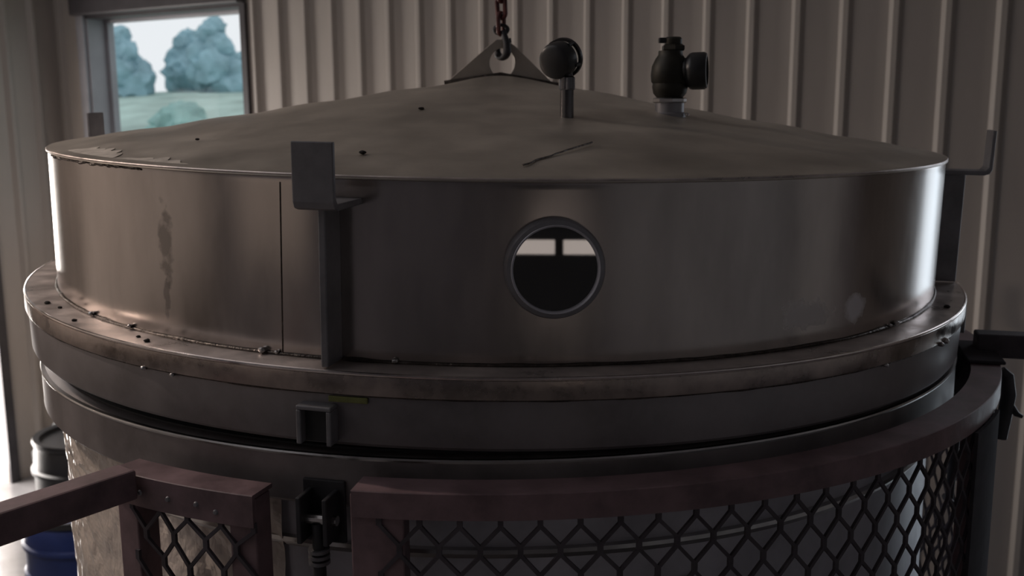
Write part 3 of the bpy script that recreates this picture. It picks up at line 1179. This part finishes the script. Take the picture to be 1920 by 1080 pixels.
# hanging latch on the outside
mxl = polmx(71.0)
bm = bmesh.new()
pts = [mxl @ Vector((0.0, 0.858, GZT - 0.020)), mxl @ Vector((0, 0.868, GZT - 0.030)), mxl @ Vector((0, 0.872, GZT - 0.06)), mxl @ Vector((0, 0.868, GZT - 0.10)), mxl @ Vector((0, 0.865, GZT - 0.135))]
tube(bm, pts, [0.007, 0.010, 0.0115, 0.0115, 0.010], 12)
la = G('latch', bm, 'black_iron', guard, smooth=True)
bm = bmesh.new()
tube(bm, [mxl @ Vector((0, 0.874, GZT - 0.075)), mxl @ Vector((0, 0.886, GZT - 0.092)), mxl @ Vector((0, 0.895, GZT - 0.096))], [0.006, 0.005, 0.003], 8)
bm_obj('latch_hook', bm, 'black_iron', la, smooth=True)

# --- left-hand guard gate, narrow, with a bar leaving towards the front left
gate = empty('guard_gate', (0, 0, 0))
tag(gate, 'narrow dark red guard gate with torn expanded metal and bar at lower left', 'gate')
GZL = -0.357
bm = bmesh.new()
arc_bar(bm, [(0.810, GZL - 0.005), (0.810, GZL), (0.8505, GZL), (0.8515, GZL - 0.001), (0.8515, GZL - 0.038), (0.8465, GZL - 0.038), (0.8465, GZL - 0.005)], -33.2, -18.9, 24)
tr = G('top_rail', bm, 'guard_paint', gate, smooth=True)
for az in (-29.8, -26.8, -22.2, -24):
    bm = bmesh.new()
    mx = polmx(az)
    lathe(bm, [(0.0, 0.8515), (0.0035, 0.8515), (0.0025, 0.8535), (0.0, 0.854)], 12, mx=polmx(az, GZL - 0.02 - 0.003 * (az % 3)) @ rotg)
    bm_obj('rivet', bm, 'bracket_steel', tr, smooth=True)
bm = bmesh.new()
arc_bar(bm, [(0.8465, -1.75), (0.8465, -1.71), (0.8515, -1.71), (0.8515, -1.75)], -33.2, -17.6, 24)
G('bottom_rail', bm, 'guard_paint', gate, smooth=True)
for az in (-31.9, -20.1):
    bm = bmesh.new()
    mx = polmx(az)
    box(bm, -0.0175, 0.0175, 0.815, 0.846, -1.83, GZL - 0.006, mx)
    G('post', bm, 'guard_paint', gate, bevel=0.002)
bm = bmesh.new()
expanded(bm, 0.8475, -31, -19.2, GZL - 0.036, -1.72, 0.0035, skip={(2, 2, -1), (3, 3, -1), (1, 1, -1), (2, 4, 1), (4, 4, -1)}, seed=4)
G('expanded_mesh', bm, 'mesh_paint', gate)
mxl = Matrix.Translation((-0.437, -0.735, 0)) @ polmx(-36.8)
bm = bmesh.new()
box(bm, -0.018, 0.018, 0.0, 0.75, GZL - 0.026, GZL + 0.010, mxl)
G('handle_bar', bm, 'guard_paint', gate, bevel=0.003)

# ------------------------------------------------------------------ things on the floor at the lower left
def barrel(loc, r, h, m, label, name):
    t = empty(name, loc)
    tag(t, label, 'drum' if name == 'plastic_drum' else 'bin')
    b = lathe(bmesh.new(), [(0, 0), (r * 0.94, 0), (r * 0.98, 0.02), (r * 0.97, h * 0.3), (r * 1.02, h * 0.32), (r * 1.02, h * 0.36), (r * 0.98, h * 0.38), (r * 0.98, h * 0.66),
                            (r * 1.03, h * 0.68), (r * 1.03, h * 0.72), (r * 0.98, h * 0.74), (r * 0.95, h * 0.96), (r * 0.90, h), (0, h)], 48)
    bm_obj('drum_body', b, m, t, smooth=True)
    b = lathe(bmesh.new(), [(r * 0.86, h), (r * 0.97, h), (r * 0.985, h + 0.012), (r * 0.97, h + 0.025), (r * 0.86, h + 0.02)], 48, closed=True)
    bm_obj('rim_ring', b, 'black_plastic', t, smooth=True)
    b = lathe(bmesh.new(), [(0, h), (0.03, h), (0.03, h + 0.02), (0, h + 0.02)], 12, mx=Matrix.Translation((r * 0.5, 0, 0)))
    bm_obj('bung', b, 'black_plastic', t, smooth=True)
    return t


barrel(room(-2.48, 0.80, ZF), 0.22, 0.33, 'blue_plastic', 'blue plastic drum on the floor behind the tank, lower left', 'plastic_drum')
barrel(room(-3.06, 1.27, ZF), 0.25, 0.40, 'black_plastic', 'black plastic bin by the wall behind the blue drum', 'plastic_bin')
sk = empty('filled_sack', room(-3.56, 1.52, ZF + 0.0))
tag(sk, 'dark grey filled sack slumped in the wall corner at left', 'sack')
bm = bmesh.new()
foliage(bm, (0, 0, 0.16), 0.165, 4, 4, 0.95)
for v in bm.verts:
    v.co.z = max(0.0, v.co.z)
bm_obj('sack_body', bm, 'grey_sack', sk, smooth=True)
bm = bmesh.new()
tube(bm, [(0.0, 0.0, 0.30), (0.01, 0.01, 0.36), (0.03, -0.01, 0.41)], [0.05, 0.03, 0.055], 12)
bm_obj('sack_neck', bm, 'grey_sack', sk, smooth=True)

# ------------------------------------------------------------------ pendant fill lamp, added out of view left of the tank
lp = Vector((-2.25, 0.15, 0.95 + Z0))
lamp = empty('pendant_fill_lamp', lp)
tag(lamp, 'added warm fill lamp with dark pendant shade, out of view left of the tank', 'lamp')
bm = lathe(bmesh.new(), [(0.03, 0.16), (0.05, 0.15), (0.09, 0.10), (0.16, 0.02), (0.162, 0.015), (0.086, 0.095), (0.046, 0.145), (0.03, 0.15)], 40, closed=True)
bm_obj('lamp_shade', bm, 'black_iron', lamp, smooth=True)
bm = lathe(bmesh.new(), [(0.0, 0.15), (0.03, 0.15), (0.03, 0.22), (0.0, 0.23)], 20)
bm_obj('lamp_socket', bm, 'black_iron', lamp, smooth=True)
bm = bmesh.new()
tube(bm, [(0, 0, 0.22), (0.002, 0, 0.8), (0, 0, Z0 + ZC - lp.z)], 0.005, 8)
bm_obj('cord', bm, 'black_plastic', lamp, smooth=True)
bl = bpy.data.lights.new('lamp_fill_light', 'POINT')
bl.energy = LAMP_FILL
bl.color = (1.0, 0.82, 0.70)
bl.shadow_soft_size = 0.045
blo = bpy.data.objects.new('lamp_fill_light', bl)
COL.objects.link(blo)
blo.parent = lamp
blo.location = (0, 0, 0.075)

# ------------------------------------------------------------------ crumbs on the lid
def crumb(p, r, label, seed, grp):
    b = bmesh.new()
    foliage(b, (0, 0, r * 0.4), r, seed, 2, 0.55)
    o = bm_obj('debris_crumb', b, 'debris', loc=lid_world(p))
    tag(o, label, 'crumb', grp)


GRP = 'dark crumbs on the lid'
crumb((-0.1166, -0.3394, 0.0655), 0.0042, 'dark crumb highest on the cone, left of the lifting plate', 1, GRP)
crumb((-0.1656, -0.6318, 0.0180), 0.0046, 'dark crumb on the cone right of the front upturned bracket', 2, GRP)
crumb((-0.4135, -0.4595, 0.0230), 0.0030, 'tiny dark crumb on the left half of the cone', 3, GRP)
for i, (az, r_, q, lb) in enumerate(((-56, 0.778, 0.0045, 'dark crumb at the far left of the flange shelf'), (-53, 0.770, 0.003, 'thin dark crumb second from left on the flange shelf'),
                                     (-46, 0.782, 0.0035, 'dark crumb third from left on the flange shelf'), (-35.5, 0.772, 0.0028, 'small dark crumb fourth from left on the flange shelf'),
                                     (-33.5, 0.780, 0.004, 'dark crumb on the flange shelf nearest the front bracket'), (59, 0.776, 0.0045, 'dark crumb on the bright right end of the flange shelf'))):
    crumb(pol(r_, az, -0.2128), q, lb, 10 + i, GRP)
